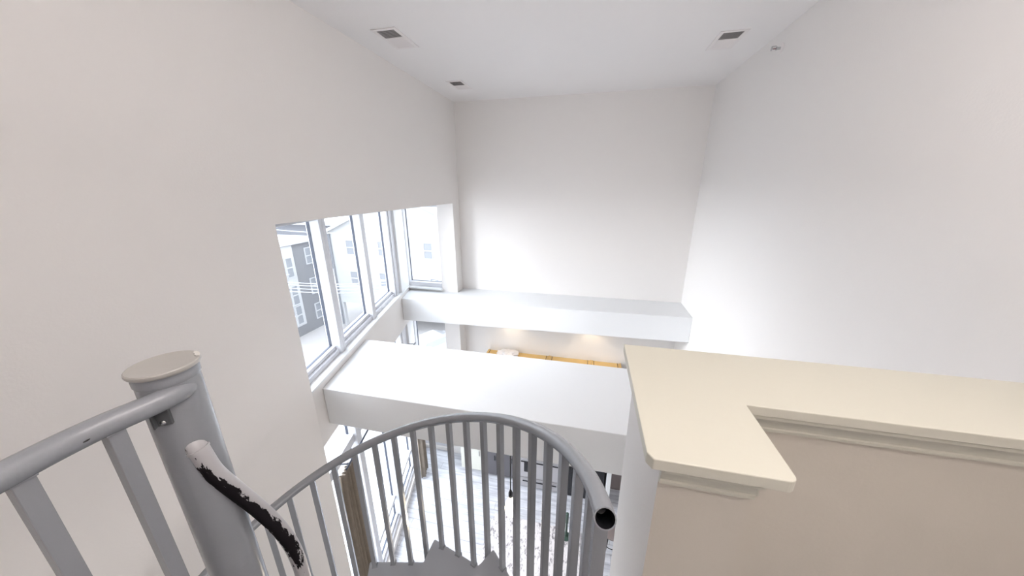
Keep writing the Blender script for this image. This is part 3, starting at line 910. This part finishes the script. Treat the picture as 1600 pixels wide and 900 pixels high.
def add_window(parent, base, a0, a1, z0, z1, d, axis):
    # a: along the facade, d: facade coordinate (faces -Y for axis Y, faces +X for axis X)
    def q(p0, p1, dd0, dd1, zz0, zz1):
        return (p0, p1, d-dd1, d-dd0, zz0, zz1) if axis == 'Y' else (d+dd0, d+dd1, p0, p1, zz0, zz1)
    zm = (z0+z1)/2; e = 0.07
    bm = bmesh.new()
    for r in ((a0-e, a0, z0-e, z1+e), (a1, a1+e, z0-e, z1+e), (a0, a1, z1, z1+e), (a0, a1, z0-e, z0), (a0, a1, zm-0.04, zm+0.04)):
        box(bm, *q(r[0], r[1], 0.0, 0.06, r[2], r[3]), off=base)
    f = obj('window', bm, M['extwhite'], parent)
    bm = bmesh.new(); box(bm, *q(a0, a1, 0.003, 0.02, z0, z1), off=base); obj('pane', bm, M['extglass'], f)


# white gabled house
t = thing('gabled_house', 'white sided gabled house with double hung windows across the yard', 'house', (-12.5, 24, ZG))
base = Vector(t.location); HY = 20.0
EVL, PKX, PKZ, EVR, EVZ = -18.4, -12.4, -0.45, -6.4, -3.10
bm = bmesh.new()
gpoly = [(EVL, -8.4), (EVR, -8.4), (EVR, EVZ), (PKX, PKZ), (EVL, EVZ)]
fa = [bm.verts.new((x-base.x, HY-base.y, z-base.z)) for x, z in gpoly]; fb = [bm.verts.new((x-base.x, HY+9-base.y, z-base.z)) for x, z in gpoly]
bm.faces.new(fa); bm.faces.new(list(reversed(fb)))
for i in range(5): bm.faces.new((fa[i], fb[i], fb[(i+1) % 5], fa[(i+1) % 5]))
obj('wall', bm, M['siding'], t)
bm = bmesh.new()
for (x0, z0, x1, z1) in ((EVL-0.35, EVZ-0.155, PKX, PKZ), (PKX, PKZ, EVR+0.35, EVZ-0.155)):
    vs = []
    for (x, z) in ((x0, z0), (x1, z1), (x1, z1+0.22), (x0, z0+0.22)):
        vs.append((x, z))
    a = [bm.verts.new((x-base.x, HY-0.35-base.y, z-base.z+0.002)) for x, z in vs]; b = [bm.verts.new((x-base.x, HY+9.3-base.y, z-base.z+0.002)) for x, z in vs]
    bm.faces.new(a); bm.faces.new(list(reversed(b)))
    for i in range(4): bm.faces.new((a[i], b[i], b[(i+1) % 4], a[(i+1) % 4]))
obj('roof', bm, M['extwhite'], t)
for (x0, x1, z0, z1) in ((-16.95, -16.38, -4.6, -3.62), (-14.35, -13.75, -4.6, -3.62), (-16.95, -16.38, -6.9, -5.92), (-14.5, -13.9, -6.9, -5.92),
                         (-10.82, -10.24, -4.65, -3.61), (-12.25, -11.85, -4.3, -3.3), (-12.4, -11.9, -6.9, -6.0), (-10.5, -9.9, -7.1, -6.1), (-8.6, -8.0, -4.65, -3.61)):
    add_window(t, base, x0, x1, z0, z1, HY, 'Y')
for x in (-18.2, -15.4, -12.4, -9.4, -6.6):
    bm = bmesh.new(); box(bm, x-0.12, x+0.12, HY+0.05, HY+0.3, ZG, -8.4, off=base); obj('porch_post', bm, M['extwhite'], t)
bm = bmesh.new(); box(bm, EVL, EVR, HY+3.5, HY+9, ZG, -8.4, off=base); obj('lower_wall', bm, M['shingle'], t)
# downpipe on its left corner
bm = bmesh.new(); tube(bm, [Vector((EVL+0.15, HY-0.08, z))-base for z in (EVZ, -8.4, ZG+0.2)], 0.06, 8); obj('downpipe', bm, M['shingle'], t, smooth=True)

# grey brick block
t = thing('brick_building', 'grey brick block with white stair bays seen through the nearest window', 'building', (-24, 18, ZG))
base = Vector(t.location); BX = -20.0
bm = bmesh.new(); box(bm, -28, BX, 14.5, 20.9, ZG, -3.72, off=base); obj('wall', bm, M['brick'], t)
bm = bmesh.new(); box(bm, -28.2, BX+0.25, 14.3, 21.1, -3.72, -3.55, off=base); obj('roof', bm, M['extwhite'], t)
bm = bmesh.new(); box(bm, BX, BX+0.10, 17.2, 18.2, ZG+0.8, -3.76, off=base); bay = obj('white_bay', bm, M['extwhite'], t)
for z in (-5.9, -7.9, -9.4): add_window(t, base, 17.5, 17.95, z, z+1.3, BX+0.10, 'X')
for z in (-5.3, -7.6, -9.6): add_window(t, base, 19.3, 19.95, z, z+1.1, BX, 'X')
for z in (-6.4, -8.6):
    bm = bmesh.new(); box(bm, BX, BX+0.7, 16.4, 17.1, z, z+0.08, off=base)
    for k in range(4): box(bm, BX+0.64, BX+0.68, 16.42+0.2*k, 16.45+0.2*k, z+0.08, z+0.85, off=base)
    box(bm, BX+0.62, BX+0.70, 16.4, 17.1, z+0.85, z+0.9, off=base)
    obj('balcony', bm, M['extwhite'], t)

# far low pale roofs
t = thing('far_building', 'long pale flat roofed building far behind the brick block', 'building', (-45, 45, ZG))
base = Vector(t.location)
bm = bmesh.new(); box(bm, -70, -27, 36, 52, ZG, -4.6, off=base); obj('wall', bm, M['shingle'], t)
bm = bmesh.new(); box(bm, -70.5, -26.5, 35.5, 52.5, -4.6, -4.2, off=base); obj('roof', bm, M['extwhite'], t)

# utility pole with cables
t = thing('utility_pole', 'utility pole with sagging pale cables in front of the brick block', 'utility pole', (-17.3, 14.3, ZG))
base = Vector(t.location)
bm = bmesh.new(); tube(bm, [(0, 0, 0), (0, 0, 8.6)], [0.10, 0.07], 10); obj('pole', bm, M['roadwire'], t, smooth=True)
bm = bmesh.new(); box(bm, -0.05, 0.05, -0.7, 0.7, 5.0, 5.1); obj('crossarm', bm, M['extwhite'], t)
for z in (4.75, 4.95, 5.15, 5.3, 8.3):
    A = Vector((0, 0, z)); B = Vector((9.0, 3.5, z+0.35)); Cc = Vector((-9.0, -2.5, z+0.3))
    for E in (B, Cc):
        bm = bmesh.new(); tube(bm, [A+(E-A)*(k/12)-Vector((0, 0, 0.5*math.sin(math.pi*k/12))) for k in range(13)], 0.028, 6); obj('cable', bm, M['roadwire'], t, smooth=True)

# parked car by the white house
t = thing('parked_car', 'white parked car in the yard, seen through the narrow lower window', 'car', (-9.4, 17.0, ZG))
sec = [(-2.1, 0.45, 0.55), (-2.05, 0.35, 0.80), (-1.2, 0.30, 0.95), (-0.6, 0.30, 1.40), (0.7, 0.30, 1.45), (1.5, 0.32, 1.05), (2.1, 0.35, 0.90), (2.2, 0.45, 0.55)]
bm = bmesh.new(); rings = []
for x, zb, zt in sec:
    hw = 0.82; top = 0.62 if zt > 1.1 else 0.76
    rings.append([(x, -hw, zb), (x, -hw, min(zt, 0.9)), (x, -top, zt), (x, top, zt), (x, hw, min(zt, 0.9)), (x, hw, zb)])
loft(bm, rings); obj('body', bm, M['carwhite'], t, bevel=0.05)
bm = bmesh.new()
for s in (-1, 1):
    v = [bm.verts.new(p) for p in ((-1.0, s*0.80, 1.0), (1.35, s*0.80, 1.0), (0.75, s*0.67, 1.36), (-0.55, s*0.67, 1.33))]; bm.faces.new(v)
obj('side_glass', bm, M['extglass'], t)
for (xx, yy) in ((-1.35, -0.78), (1.4, -0.78), (-1.35, 0.78), (1.4, 0.78)):
    bm = bmesh.new(); lathe(bm, [(0.2, yy-0.1), (0.32, yy-0.09), (0.32, yy+0.09), (0.2, yy+0.1)], (xx, 0, 0.32), 20, 'Y'); obj('wheel', bm, M['tyre'], t, smooth=True)
t.rotation_euler = (0, 0, R(60))
